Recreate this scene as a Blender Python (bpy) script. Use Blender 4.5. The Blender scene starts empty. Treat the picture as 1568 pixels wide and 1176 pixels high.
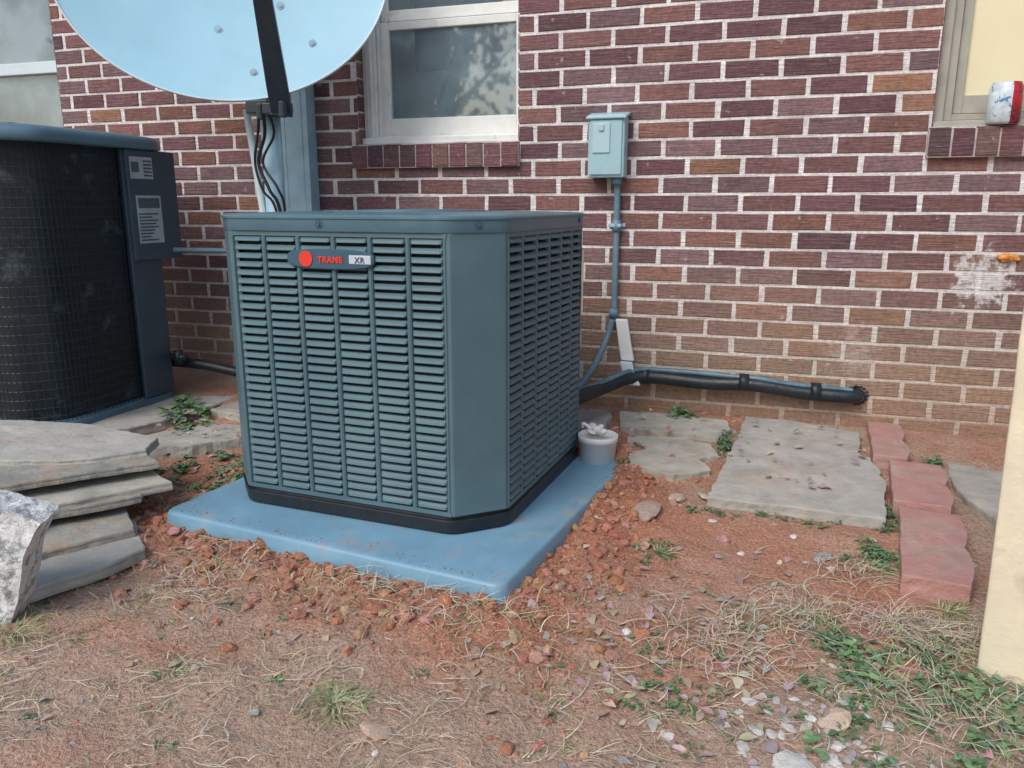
import bpy, bmesh, math, random
from mathutils import Vector, Matrix, noise
random.seed(7)
R=random.random
def U(a,b): return a+(b-a)*R()
rad=math.radians
sc=bpy.context.scene
col=bpy.context.collection

# ---------------------------------------------------------------- helpers
def empty(name,loc=(0,0,0),rz=0.0):
    o=bpy.data.objects.new(name,None); o.empty_display_size=.1
    o.location=loc; o.rotation_euler=(0,0,rz); col.objects.link(o); return o
def mesh_obj(name,verts,faces,mats,fm=None,fc=None,parent=None,smooth=False,bevel=0,bseg=2,loc=None):
    me=bpy.data.meshes.new(name); me.from_pydata([tuple(v) for v in verts],[],faces)
    if not isinstance(mats,(list,tuple)): mats=[mats]
    for m in mats: me.materials.append(m)
    if fm: me.polygons.foreach_set('material_index',fm)
    if fc:
        ca=me.color_attributes.new('Col','FLOAT_COLOR','CORNER')
        data=[]
        for p in me.polygons:
            c=fc[p.index]
            for _ in range(p.loop_total): data.extend((c[0],c[1],c[2],1.0))
        ca.data.foreach_set('color',data)
    if smooth: me.polygons.foreach_set('use_smooth',[True]*len(me.polygons))
    me.validate(); me.update()
    o=bpy.data.objects.new(name,me); col.objects.link(o)
    if parent: o.parent=parent
    if loc: o.location=loc
    if bevel:
        b=o.modifiers.new('b','BEVEL'); b.width=bevel; b.segments=bseg; b.limit_method='ANGLE'; b.angle_limit=rad(35)
    return o
class MB:
    def __init__(s): s.v=[];s.f=[];s.m=[];s.c=[]
    def add(s,vs,fs,m=0,c=(1,1,1)):
        o=len(s.v); s.v.extend(vs)
        for f in fs: s.f.append([i+o for i in f]); s.m.append(m); s.c.append(c)
    def box(s,x0,x1,y0,y1,z0,z1,m=0,c=(1,1,1)):
        s.add([(x0,y0,z0),(x1,y0,z0),(x1,y1,z0),(x0,y1,z0),(x0,y0,z1),(x1,y0,z1),(x1,y1,z1),(x0,y1,z1)],
              [(0,3,2,1),(4,5,6,7),(0,1,5,4),(1,2,6,5),(2,3,7,6),(3,0,4,7)],m,c)
    def obj(s,name,mats,**k): return mesh_obj(name,s.v,s.f,mats,s.m,s.c,**k)
def tube(mb,pts,r,n=10,m=0,c=(1,1,1),cap=True):
    P=[Vector(p) for p in pts]; up=None
    rr=r if isinstance(r,(list,tuple)) else [r]*len(P)
    vs=[];fs=[]
    for i,p in enumerate(P):
        t=(P[min(i+1,len(P)-1)]-P[max(i-1,0)]).normalized()
        if up is None: up=t.orthogonal().normalized()
        up=(up-t*up.dot(t)).normalized(); b=t.cross(up)
        for k in range(n):
            a=2*math.pi*k/n; vs.append(tuple(p+(up*math.cos(a)+b*math.sin(a))*rr[i]))
    for i in range(len(P)-1):
        for k in range(n):
            k2=(k+1)%n; fs.append((i*n+k,i*n+k2,(i+1)*n+k2,(i+1)*n+k))
    if cap: fs.append(tuple(range(n-1,-1,-1))); fs.append(tuple((len(P)-1)*n+k for k in range(n)))
    mb.add(vs,fs,m,c)
def smoothpath(pts,k=8):
    P=[Vector(p) for p in pts]; out=[]
    for i in range(len(P)-1):
        p0=P[max(i-1,0)];p1=P[i];p2=P[i+1];p3=P[min(i+2,len(P)-1)]
        for j in range(k):
            t=j/k
            out.append(0.5*((2*p1)+(p2-p0)*t+(2*p0-5*p1+4*p2-p3)*t*t+(3*p1-p0-3*p2+p3)*t**3))
    out.append(P[-1]); return out
def cyl(mb,c,r,h,n=24,m=0):
    c=Vector(c); tube(mb,[c,c+Vector((0,0,h))],r,n,m)

# ---------------------------------------------------------------- materials
def mat(name,color,rough=.6,var=.15,nscale=8,bump=0.0,bscale=60,metal=0.0,attr=False,spec=.5,color2=None,c2scale=3,c2lo=.45,c2hi=.65,coord='Object'):
    m=bpy.data.materials.new(name); m.use_nodes=True; nt=m.node_tree; N=nt.nodes; L=nt.links
    b=N['Principled BSDF']; b.inputs['Roughness'].default_value=rough; b.inputs['Metallic'].default_value=metal
    b.inputs['Specular IOR Level'].default_value=spec
    tc=N.new('ShaderNodeTexCoord')
    n=N.new('ShaderNodeTexNoise'); n.inputs['Scale'].default_value=nscale; n.inputs['Detail'].default_value=3; n.inputs['Roughness'].default_value=.65
    L.new(tc.outputs[coord],n.inputs['Vector'])
    mr=N.new('ShaderNodeMapRange'); mr.inputs['From Min'].default_value=.3; mr.inputs['From Max'].default_value=.7
    mr.inputs['To Min'].default_value=1-var; mr.inputs['To Max'].default_value=1+var
    L.new(n.outputs['Fac'],mr.inputs['Value'])
    if attr:
        a=N.new('ShaderNodeAttribute'); a.attribute_name='Col'; src=a.outputs['Color']
    else:
        rgb=N.new('ShaderNodeRGB'); rgb.outputs[0].default_value=(*color,1); src=rgb.outputs[0]
    if color2:
        n2=N.new('ShaderNodeTexNoise'); n2.inputs['Scale'].default_value=c2scale; n2.inputs['Detail'].default_value=5; n2.inputs['Roughness'].default_value=.7
        L.new(tc.outputs[coord],n2.inputs['Vector'])
        m2=N.new('ShaderNodeMapRange'); m2.inputs['From Min'].default_value=c2lo; m2.inputs['From Max'].default_value=c2hi
        L.new(n2.outputs['Fac'],m2.inputs['Value'])
        mx=N.new('ShaderNodeMix'); mx.data_type='RGBA'; L.new(m2.outputs[0],mx.inputs[0]); L.new(src,mx.inputs[6]); mx.inputs[7].default_value=(*color2,1)
        src=mx.outputs[2]
    vm=N.new('ShaderNodeVectorMath'); vm.operation='SCALE'; L.new(src,vm.inputs[0]); L.new(mr.outputs[0],vm.inputs['Scale'])
    L.new(vm.outputs[0],b.inputs['Base Color'])
    rr=N.new('ShaderNodeMapRange'); rr.inputs['To Min'].default_value=max(0,rough-.12); rr.inputs['To Max'].default_value=min(1,rough+.12)
    L.new(n.outputs['Fac'],rr.inputs['Value']); L.new(rr.outputs[0],b.inputs['Roughness'])
    if bump:
        bn=N.new('ShaderNodeTexNoise'); bn.inputs['Scale'].default_value=bscale; bn.inputs['Detail'].default_value=4; bn.inputs['Roughness'].default_value=.7
        L.new(tc.outputs[coord],bn.inputs['Vector'])
        bp=N.new('ShaderNodeBump'); bp.inputs['Strength'].default_value=bump; bp.inputs['Distance'].default_value=.01
        L.new(bn.outputs['Fac'],bp.inputs['Height']); L.new(bp.outputs[0],b.inputs['Normal'])
    return m

M_teal=mat('ac_paint',(.083,.155,.190),.42,.07,6,color2=(.10,.18,.21),c2scale=2.5)
M_teal_d=mat('ac_paint_lid',(.085,.17,.22),.36,.08,5,color2=(.13,.21,.24),c2scale=9,c2lo=.55,c2hi=.75)
M_black=mat('black_plastic',(.014,.017,.022),.42,.3,20)
M_dark=mat('dark_coil',(.007,.012,.016),.7,.3,40)
M_pad=mat('pad_plastic',(.19,.365,.50),.40,.12,7,bump=.05,bscale=90,color2=(.40,.35,.32),c2scale=6,c2lo=.57,c2hi=.80)
M_white=mat('white_paint',(.80,.82,.80),.5,.08,10,bump=.1,bscale=50,color2=(.52,.50,.45),c2scale=9,c2lo=.60,c2hi=.76)
M_white2=mat('white_plastic',(.86,.88,.88),.4,.05,color2=(.6,.58,.52),c2scale=14,c2lo=.58,c2hi=.8)
M_beige=mat('beige_frame',(.42,.41,.36),.5,.12,12)
M_galv=mat('galvanised',(.36,.56,.68),.42,.10,9,color2=(.30,.45,.54),c2scale=6)
M_dish=mat('dish_paint',(.36,.66,.84),.36,.05,4,color2=(.42,.66,.79),c2scale=3,c2lo=.5,c2hi=.8)
M_rim=mat('dish_rim',(.66,.78,.84),.4,.05)
M_box=mat('box_paint',(.36,.56,.63),.42,.06,12)
M_boxd=mat('box_label',(.44,.62,.68),.42,.06,12)
M_cond=mat('conduit_paint',(.15,.25,.32),.5,.15,20)
M_foam=mat('pipe_foam',(.014,.022,.03),.36,.35,25,bump=.25,bscale=60)
M_tape=mat('pipe_tape',(.11,.20,.27),.33,.3,25)
M_red=mat('badge_red',(.78,.05,.03),.4,.03)
M_silver=mat('badge_silver',(.55,.62,.68),.35,.03)
M_plate=mat('badge_plate',(.05,.115,.17),.3,.05)
M_clod=mat('clay_clods',(1,1,1),.95,.2,60,attr=True,bump=.5,bscale=250)
M_stone=mat('flagstone',(.41,.40,.37),.85,.18,9,bump=.7,bscale=18,color2=(.43,.33,.26),c2scale=5,c2lo=.54,c2hi=.78)
M_stoneb=mat('flagstone_b',(.46,.44,.38),.85,.2,7,bump=.7,bscale=15,color2=(.33,.33,.31),c2scale=4)
M_sstack=mat('stack_stone',(.30,.30,.275),.9,.25,8,bump=.9,bscale=18,color2=(.38,.29,.22),c2scale=6,c2lo=.48,c2hi=.68)
M_conc=mat('rough_concrete',(.70,.72,.73),.9,.2,30,bump=.9,bscale=45,color2=(.30,.32,.33),c2scale=32,c2lo=.50,c2hi=.60)
M_edger=mat('red_edger',(.47,.255,.23),.9,.12,15,bump=.5,bscale=60,color2=(.44,.31,.26),c2scale=6)
M_straw=mat('straw',(1,1,1),.8,.15,30,attr=True)
M_leaf=mat('weed_leaf',(1,1,1),.6,.2,40,attr=True)
M_post=mat('post_paint',(.80,.72,.54),.55,.10,6,bump=.25,bscale=30,color2=(.44,.37,.28),c2scale=4.5,c2lo=.56,c2hi=.76)
M_yel=mat('paper_blind',(.86,.80,.54),.7,.05,3)
M_curt=mat('curtain',(.72,.84,.90),.8,.10,5,color2=(.46,.56,.62),c2scale=3,c2lo=.45,c2hi=.65)
M_dkroom=mat('room_dark',(.03,.035,.04),.9,.1)
M_can_w=mat('can_white',(.70,.80,.88),.35,.2,40,color2=(.10,.25,.5),c2scale=26,c2lo=.58,c2hi=.62)
M_can_r=mat('can_red',(.50,.02,.03),.35,.3,30,color2=(.08,.03,.05),c2scale=22,c2lo=.52,c2hi=.58)
M_roof=mat('shingles',(.09,.085,.08),.9,.3,30,bump=.5)
M_orange=mat('orange_foam',(.80,.34,.07),.8,.2,60)
M_blue=mat('blue_cap',(.04,.25,.6),.5,.05)
M_mesh=mat('old_unit_paint',(.045,.078,.11),.45,.12,8)
M_wire=mat('old_unit_wire',(.022,.035,.046),.5,.12,8)
M_oldlid=mat('old_unit_lid',(.10,.19,.26),.4,.08,6)
M_label=mat('label',(.42,.50,.54),.5,.15,20)
M_ink=mat('label_ink',(.08,.11,.14),.5,.1,20)
M_cloth=mat('glove',(.86,.88,.86),.9,.08,30,bump=.4)
M_bark=mat('bark',(.10,.08,.06),.9,.3,10)
M_coil=mat('old_coil',(.014,.022,.030),.55,.4,30,color2=(.13,.17,.20),c2scale=7,c2lo=.56,c2hi=.76)

M_glass=bpy.data.materials.new('window_glass'); M_glass.use_nodes=True
nt=M_glass.node_tree; N=nt.nodes; L=nt.links; N.remove(N['Principled BSDF'])
tr=N.new('ShaderNodeBsdfTransparent'); tr.inputs[0].default_value=(.92,.97,.98,1)
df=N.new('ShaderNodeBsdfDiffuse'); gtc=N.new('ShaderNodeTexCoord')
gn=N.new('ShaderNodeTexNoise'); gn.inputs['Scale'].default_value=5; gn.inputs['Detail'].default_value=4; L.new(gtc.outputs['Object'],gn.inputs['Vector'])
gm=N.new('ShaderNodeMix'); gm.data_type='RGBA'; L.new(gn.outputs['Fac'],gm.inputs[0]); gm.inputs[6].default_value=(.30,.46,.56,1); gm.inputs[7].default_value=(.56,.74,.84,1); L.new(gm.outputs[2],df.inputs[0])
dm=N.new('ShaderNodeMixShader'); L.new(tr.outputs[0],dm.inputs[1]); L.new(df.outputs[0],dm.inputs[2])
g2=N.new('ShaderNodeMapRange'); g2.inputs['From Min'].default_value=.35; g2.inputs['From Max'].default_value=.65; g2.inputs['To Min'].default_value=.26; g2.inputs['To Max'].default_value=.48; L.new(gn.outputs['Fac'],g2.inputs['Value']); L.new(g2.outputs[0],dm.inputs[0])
gl=N.new('ShaderNodeBsdfGlossy'); gl.inputs['Roughness'].default_value=.03
fr=N.new('ShaderNodeFresnel'); fr.inputs[0].default_value=2.6
mx=N.new('ShaderNodeMixShader'); L.new(fr.outputs[0],mx.inputs[0]); L.new(dm.outputs[0],mx.inputs[1]); L.new(gl.outputs[0],mx.inputs[2])
wn=N.new('ShaderNodeTexNoise'); wn.inputs['Scale'].default_value=3; wn.inputs['Detail'].default_value=0; wb=N.new('ShaderNodeBump'); wb.inputs['Strength'].default_value=.08
L.new(wn.outputs['Fac'],wb.inputs['Height']); L.new(wb.outputs[0],gl.inputs['Normal'])
L.new(mx.outputs[0],N['Material Output'].inputs[0])

class NT:
    def __init__(s,name):
        s.m=bpy.data.materials.new(name); s.m.use_nodes=True; s.nt=s.m.node_tree; s.N=s.nt.nodes; s.L=s.nt.links
        s.b=s.N['Principled BSDF']; s.geo=s.N.new('ShaderNodeTexCoord').outputs['Object']
    def nz(s,scale,det=3,vec=None,rough=.65):
        n=s.N.new('ShaderNodeTexNoise'); n.inputs['Scale'].default_value=scale; n.inputs['Detail'].default_value=det; n.inputs['Roughness'].default_value=rough
        s.L.new(vec or s.geo,n.inputs['Vector']); return n.outputs['Fac']
    def mapr(s,v,a,bb,c=0,d=1):
        r=s.N.new('ShaderNodeMapRange'); r.inputs['From Min'].default_value=a; r.inputs['From Max'].default_value=bb; r.inputs['To Min'].default_value=c; r.inputs['To Max'].default_value=d
        s.L.new(v,r.inputs['Value']); return r.outputs[0]
    def ma(s,op,a,bb):
        r=s.N.new('ShaderNodeMath'); r.operation=op
        for i,v in enumerate((a,bb)):
            if isinstance(v,(int,float)): r.inputs[i].default_value=v
            else: s.L.new(v,r.inputs[i])
        return r.outputs[0]
    def mix(s,f,a,bb):
        r=s.N.new('ShaderNodeMix'); r.data_type='RGBA'; s.L.new(f,r.inputs[0])
        for i,v in ((6,a),(7,bb)):
            if isinstance(v,tuple): r.inputs[i].default_value=(*v,1)
            else: s.L.new(v,r.inputs[i])
        return r.outputs[2]
    def attr(s): a=s.N.new('ShaderNodeAttribute'); a.attribute_name='Col'; return a.outputs['Color']
    def dist(s,p):
        vd=s.N.new('ShaderNodeVectorMath'); vd.operation='DISTANCE'; s.L.new(s.geo,vd.inputs[0]); vd.inputs[1].default_value=p; return vd.outputs['Value']
    def finish(s,src,v,h,dist,strength=1):
        vm=s.N.new('ShaderNodeVectorMath'); vm.operation='SCALE'; s.L.new(src,vm.inputs[0]); s.L.new(v,vm.inputs['Scale'])
        s.L.new(vm.outputs[0],s.b.inputs['Base Color'])
        bp=s.N.new('ShaderNodeBump'); bp.inputs['Strength'].default_value=strength; bp.inputs['Distance'].default_value=dist
        s.L.new(h,bp.inputs['Height']); s.L.new(bp.outputs[0],s.b.inputs['Normal']); return s.m
def wallmat(name,is_brick):
    s=NT(name); s.b.inputs['Specular IOR Level'].default_value=.3; s.b.inputs['Roughness'].default_value=.82
    sep=s.N.new('ShaderNodeSeparateXYZ'); s.L.new(s.geo,sep.inputs[0])
    mp=s.N.new('ShaderNodeMapping'); mp.inputs['Scale'].default_value=(12,12,130); s.L.new(s.geo,mp.inputs[0])
    streak=s.nz(1.0,4,mp.outputs[0]); n7=s.nz(7,4); n16=s.nz(18,4)
    if is_brick:
        src=s.mix(s.mapr(n7,.48,.7,0,.5),s.attr(),(.15,.085,.10))
        src=s.mix(s.mapr(streak,.54,.75,0,.36),src,(.42,.34,.36)); low=(.40,.285,.20)
        src=s.mix(s.mapr(streak,.46,.30,0,.45),src,(.09,.05,.055))
    else:
        src=s.mix(s.mapr(n7,.4,.7),(.87,.86,.87),(.66,.63,.63)); low=(.58,.48,.38)
    nl=s.nz(2.2,3)
    zz=s.ma('ADD',sep.outputs[2],s.ma('MULTIPLY',s.ma('SUBTRACT',nl,.5),.5))
    src=s.mix(s.mapr(zz,.80,.30,0,.72),src,low)
    zz2=s.ma('ADD',sep.outputs[2],s.ma('MULTIPLY',s.ma('SUBTRACT',n7,.5),.3))
    src=s.mix(s.mapr(zz2,.28,.08,0,.6),src,(.36,.21,.145))
    n24=s.nz(24,4)
    nn=s.ma('MULTIPLY',s.ma('SUBTRACT',n24,.5),.40)
    src=s.mix(s.mapr(s.ma('ADD',s.dist((.72,0,.69)),nn),.10,.05,0,.85),src,(.76,.75,.75))
    src=s.mix(s.mapr(s.ma('ADD',s.dist((.33,0,.40)),nn),.11,.02,0,.28),src,(.66,.62,.60))
    src=s.mix(s.mapr(n24,.65,.71,0,.45),src,(.62,.58,.58))
    v=s.mapr(s.nz(70,2),.3,.7,.80,1.2)
    h=s.ma('ADD',streak,s.ma('MULTIPLY',n16,.6))
    return s.finish(src,v,h,.008,1.0)
M_brick=wallmat('brick',True); M_mortar=wallmat('mortar',False)
def groundmat():
    s=NT('clay_soil'); s.b.inputs['Specular IOR Level'].default_value=.2; s.b.inputs['Roughness'].default_value=.95
    sp=s.N.new('ShaderNodeSeparateColor'); s.L.new(s.attr(),sp.inputs[0])
    n11=s.nz(11,5)
    src=s.mix(s.mapr(s.nz(2.5,3),.4,.62),(.47,.235,.16),(.50,.31,.23))
    src=s.mix(s.mapr(n11,.5,.68,0,.55),src,(.36,.17,.11))
    src=s.mix(sp.outputs[0],src,(.46,.35,.27))
    src=s.mix(sp.outputs[1],src,(.42,.18,.105))
    n55=s.nz(50,4,None,.75)
    src=s.mix(s.mapr(n55,.58,.7,0,.6),src,(.58,.46,.37))
    src=s.mix(s.mapr(s.nz(27,4,None,.8),.60,.68,0,.5),src,(.27,.17,.13))
    v=s.mapr(s.nz(130,2),.3,.7,.70,1.24)
    return s.finish(src,v,n55,.016,1)
M_ground=groundmat()

# ---------------------------------------------------------------- ground
def cl(v,a=0,b=1): return max(a,min(b,v))
def sm(a,b,x):
    t=cl((x-a)/(b-a)); return t*t*(3-2*t)
PADC=(-1.026,-.978); PADR=rad(-7); PW,PD=1.10,1.01
def padlocal(x,y):
    dx,dy=x-PADC[0],y-PADC[1]; c,s=math.cos(-PADR),math.sin(-PADR)
    return dx*c-dy*s, dx*s+dy*c
def padd(x,y):
    lx,ly=padlocal(x,y); return max(abs(lx)-PW/2,abs(ly)-PD/2)
def gb(x,y):
    z=.02+.10*cl((y+1.2)/1.2)
    z-=.02*sm(-1.3,-2.4,y)
    z+=.03*sm(-1.5,-2.4,x)*sm(-1.2,-.6,y)
    return z
def gz(x,y):
    z=gb(x,y); d=padd(x,y)
    if d<.6:
        loose=math.exp(-(max(d,0)/.17)**2) if d>-.05 else 0
        ring=math.exp(-((d-.09)/.06)**2)*(1 if (y<-1.1 or x<-1.4) else .35)
    else: loose=ring=0
    n=noise.fractal(Vector((x*5,y*5,0)),1,2,4)*.011
    f2=noise.fractal(Vector((x*18,y*18,3)),1,2,4)
    z+=n+f2*(.004+.015*loose)+.010*loose+ring*(.016+.016*noise.noise(Vector((x*7,y*7,8))))
    if d<-.03: z=min(z,.03)
    if y>-.02: z=gb(x,0)
    return z
def axis(lo,hi,st,far):
    a=[];x=lo
    while x<hi: a.append(x); x+=st
    a.append(hi); s=st
    L_=[];x=lo
    while x>-far: s*=1.35; x-=s; L_.append(x)
    s=st;x=hi;R_=[]
    while x<far: s*=1.35; x+=s; R_.append(x)
    return L_[::-1]+a+R_
xs=axis(-3.3,1.2,.011,90); ys=axis(-2.5,.05,.011,90)
vs=[(x,y,gz(x,y)) for y in ys for x in xs]
nx=len(xs); fs=[(j*nx+i,j*nx+i+1,(j+1)*nx+i+1,(j+1)*nx+i) for j in range(len(ys)-1) for i in range(nx-1)]
def litter(x,y):
    v=noise.fractal(Vector((x*2.2+5,y*2.2,1)),1,2,3)
    return sm(-.10,.40,v-.12+.5*sm(-1.40,-1.90,y)+.3*sm(-.1,.3,x)*sm(-1.1,-1.5,y))
fc=[]
for f in fs:
    a=vs[f[0]]; q=litter(a[0],a[1])*.75; d=padd(a[0],a[1]); fc.append((q,.85*math.exp(-(max(d,0)/.19)**2),0))
mesh_obj('ground',vs,fs,M_ground,None,fc,smooth=True)

# ---------------------------------------------------------------- brick house
house=empty('brick_house')
XL,XR,ZT=-6.0,2.6,2.9
CH=.0677; PT=.203
wins=[(-4.6,-3.32,1.02,2.35),(-1.71,-.99,1.194,2.35),(.50,1.30,1.205,2.35)]
sills=[(-4.68,-3.25,.925,1.02),(-1.735,-.985,1.092,1.194),(.49,1.36,1.10,1.205)]
pal=[(.23,.12,.12),(.265,.135,.125),(.195,.10,.112),(.275,.14,.112),(.225,.14,.152),(.155,.083,.095),(.255,.16,.168),(.33,.175,.12)]
wt=[5,5,5,3,4,3,3,.8]
mb=MB()
def brick(x0,x1,z0,z1,c,yf=-.0035):
    if x1-x0<.012: return
    j=lambda: U(-.0016,.0016); i=.0022
    yq=yf+U(-.001,.001)
    o=[(x0+j(),.004,z0+j()),(x1+j(),.004,z0+j()),(x1+j(),.004,z1+j()),(x0+j(),.004,z1+j())]
    mid=[(p[0],yq+.0025,p[2]) for p in o]
    cx,cz=(x0+x1)/2,(z0+z1)/2
    frn=[(p[0]+(i if p[0]<cx else -i),yq,p[2]+(i if p[2]<cz else -i)) for p in o]
    F=[(8,9,10,11)]
    for a in range(4):
        b=(a+1)%4; F+= [(a,b,4+b,4+a),(4+a,4+b,8+b,8+a)]
    mb.add(o+mid+frn,F,0,c)
z=-.10; row=0
while z<ZT:
    off=(0 if row%2 else PT/2)+U(-.006,.006)
    zc=z+CH/2; x=XL-off
    while x<XR:
        j1=U(.007,.011); a,b=x+j1,x+PT-j1
        segs=[(max(a,XL),min(b,XR))]
        for (wx0,wx1,wz0,wz1) in wins+sills:
            if wz0<zc<wz1:
                ns=[]
                for (p,q) in segs:
                    if q<=wx0 or p>=wx1: ns.append((p,q))
                    else:
                        if p<wx0: ns.append((p,wx0-.001))
                        if q>wx1: ns.append((wx1+.001,q))
                segs=ns
        c=random.choices(pal,wt)[0]; k=U(.82,1.15); c=tuple(v*k for v in c)
        for (p,q) in segs: brick(p,q,z+.0054,z+CH-.0054,c)
        x+=PT
    z+=CH; row+=1
mb.obj('brick_courses',[M_brick],parent=house)
mw=MB()
xsb=sorted(set([XL,XR]+[w[0] for w in wins]+[w[1] for w in wins]))
for i in range(len(xsb)-1):
    x0,x1=xsb[i],xsb[i+1]; w=[w for w in wins if w[0]<=x0+1e-6 and w[1]>=x1-1e-6]
    if w: mw.box(x0,x1,0,.20,-.3,w[0][2]); mw.box(x0,x1,0,.20,w[0][3],ZT)
    else: mw.box(x0,x1,0,.20,-.3,ZT)
mw.obj('mortar_wall',[M_mortar],parent=house)
mr_=MB()
for (x0,x1,z0,z1) in wins:
    zz=z0+.004
    while zz<z1-.06:
        for (xa,xb) in ((x0-.0005,x0+.004),(x1-.004,x1+.0005)):
            mr_.box(xa,xb,.000,.058,zz,zz+CH-.009,0,random.choices(pal,wt)[0])
        zz+=CH
mr_.obj('reveal_bricks',[M_brick],parent=house)
ms=MB()
for (x0,x1,z0,z1) in sills:
    n=round((x1-x0)/.0715); wdt=(x1-x0)/n
    for i in range(n):
        c=random.choice(pal[:3]+pal[5:6]); c=tuple(v*U(.75,1.0) for v in c)
        xa,xb=x0+i*wdt+.003,x0+(i+1)*wdt-.003
        yf=-.032+U(-.002,.002); zt=z1+U(-.002,.002); zb=z0+.006+U(-.002,.002)
        ms.add([(xa,yf,zb),(xb,yf,zb),(xb,.05,zb),(xa,.05,zb),(xa,yf+.003,zt-.006),(xb,yf+.003,zt-.006),(xb,.05,zt+.002),(xa,.05,zt+.002)],
               [(0,3,2,1),(4,5,6,7),(0,1,5,4),(1,2,6,5),(2,3,7,6),(3,0,4,7)],0,c)
ms.obj('rowlock_sills',[M_brick],parent=house,bevel=.003)
mm=MB()
for (x0,x1,z0,z1) in sills: mm.box(x0+.001,x1-.001,-.026,.045,z0+.003,z1-.009)
mm.obj('sill_mortar',[mat('sill_mortar',(.52,.46,.45),.9,.2,30)],parent=house)
mo=MB(); mo.box(XL,XL+.2,.2,7,-.3,ZT); mo.box(XR-.2,XR,.2,7,-.3,ZT); mo.box(XL,XR,7,7.2,-.3,ZT)
mo.obj('other_walls',[M_mortar],parent=house)
mo=MB()
mo.add([(XL-.3,-.35,ZT),(XR+.3,-.35,ZT),(XR+.3,3.6,ZT+1.5),(XL-.3,3.6,ZT+1.5),(XL-.3,7.5,ZT),(XR+.3,7.5,ZT),
        (XL-.3,-.35,ZT+.12),(XR+.3,-.35,ZT+.12),(XR+.3,3.6,ZT+1.65),(XL-.3,3.6,ZT+1.65),(XL-.3,7.5,ZT+.12),(XR+.3,7.5,ZT+.12)],
       [(0,3,2,1),(3,4,5,2),(6,7,8,9),(9,8,11,10),(0,1,7,6),(4,10,11,5),(0,6,9,3),(3,9,10,4),(1,2,8,7),(2,5,11,8)])
mo.obj('roof',[M_roof],parent=house)
mo=MB(); mo.box(XL+.2,XR-.2,.9,.92,-.3,ZT); mo.box(XL+.2,XR-.2,.2,.9,ZT-.02,ZT)
mo.obj('interior',[M_dkroom],parent=house)
def rect_frame(mb,x0,x1,z0,z1,w,y0,y1,m=0,wb=None,wt_=None,wr_=None):
    wb=wb or w; wt_=wt_ or w; wr_=wr_ or w
    mb.box(x0,x0+w,y0,y1,z0,z1,m); mb.box(x1-wr_,x1,y0,y1,z0,z1,m)
    mb.box(x0+w,x1-wr_,y0+.001,y1,z0,z0+wb,m); mb.box(x0+w,x1-wr_,y0+.001,y1,z1-wt_,z1,m)
wm=MB()
x0,x1,z0,z1=-1.705,-.993,1.200,2.345
rect_frame(wm,x0,x1,z0,z1,.060,.045,.14,0,.03,.03,.012)
wm.box(x0,x1,.018,.05,z0-.004,z0+.022)
rect_frame(wm,x0+.063,x1-.014,z0+.032,1.690,.050,.075,.105,0,.072,.032,.020)
rect_frame(wm,x0+.063,x1-.014,1.698,z1-.032,.034,.108,.135,0,.045,.05,.02)
wm.box(x0+.061,x0+.073,.060,.075,z0+.03,z1-.032)
wm.box(x0+.018,x0+.024,.038,.045,z0+.022,z1)
wm.box(x0+.036,x0+.048,.036,.045,z0+.022,z1)
wm.obj('window_frame',[M_white],parent=house,bevel=.003)
wg=MB(); wg.add([(x0+.1,.09,1.25),(x1-.03,.09,1.25),(x1-.03,.09,1.68),(x0+.1,.09,1.68)],[(0,1,2,3)])
wg.add([(x0+.09,.12,1.73),(x1-.03,.12,1.73),(x1-.03,.12,2.3),(x0+.09,.12,2.3)],[(0,1,2,3)])
lx0,lx1,lz0,lz1=-4.595,-3.325,1.03,2.345
wl=MB(); rect_frame(wl,lx0,lx1,lz0,lz1,.03,.04,.12); wl.box(lx0+.03,lx1-.03,.06,.11,1.575,1.63)
wl.box(-3.98,-3.95,.055,.105,lz0+.03,1.575)
wl.obj('window_frame_left',[M_rim],parent=house,bevel=.003)
wg.add([(lx0+.02,.09,lz0),(lx1-.02,.09,lz0),(lx1-.02,.09,lz1),(lx0+.02,.09,lz1)],[(0,1,2,3)])
wr=MB(); rx0,rx1,rz0,rz1=.503,1.297,1.208,2.345
rect_frame(wr,rx0,rx1,rz0,rz1,.034,.030,.150,0,.02)
rect_frame(wr,rx0+.036,rx1-.036,rz0+.022,rz1-.036,.028,.050,.150,0,.02)
rect_frame(wr,rx0+.068,rx1-.068,rz0+.045,1.80,.030,.070,.100,0,.06)
rect_frame(wr,rx0+.068,rx1-.068,1.805,rz1-.07,.030,.105,.13,0,.04)
wr.box(rx0,rx1,.005,.030,rz0-.004,rz0+.014)
wr.obj('window_frame_right',[M_beige],parent=house,bevel=.002)
wg.obj('window_panes',[M_glass],parent=house)
def curtain(name,x0,x1,z0,z1,y,m,amp=.012,fr=60):
    c=MB(); n=90; V=[];F=[]
    for i in range(n+1):
        x=x0+(x1-x0)*i/n; yy=y+amp*math.sin(x*fr)+amp*.5*math.sin(x*fr*2.3+1)
        V+= [(x,yy,z0),(x,yy,z1)]
    for i in range(n): F.append((2*i,2*i+2,2*i+3,2*i+1))
    c.add(V,F); return c.obj(name,[m],parent=house,smooth=True)
curtain('curtain',x0+.06,x1-.01,1.2,1.50,.142,M_curt,.004,30)
curtain('curtain_side',x0+.06,x0+.20,1.50,2.34,.150,M_curt,.006,60)
curtain('curtain_left',lx0+.03,lx1-.03,1.0,1.60,.14,M_curt,.01,20)
curtain('paper_blind',rx0+.095,rx1-.095,1.31,1.75,.084,M_yel,.0008,12)
curtain('paper_blind_upper',rx0+.095,rx1-.095,1.84,2.25,.118,M_yel,.0008,12)
mo=MB()
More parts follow.
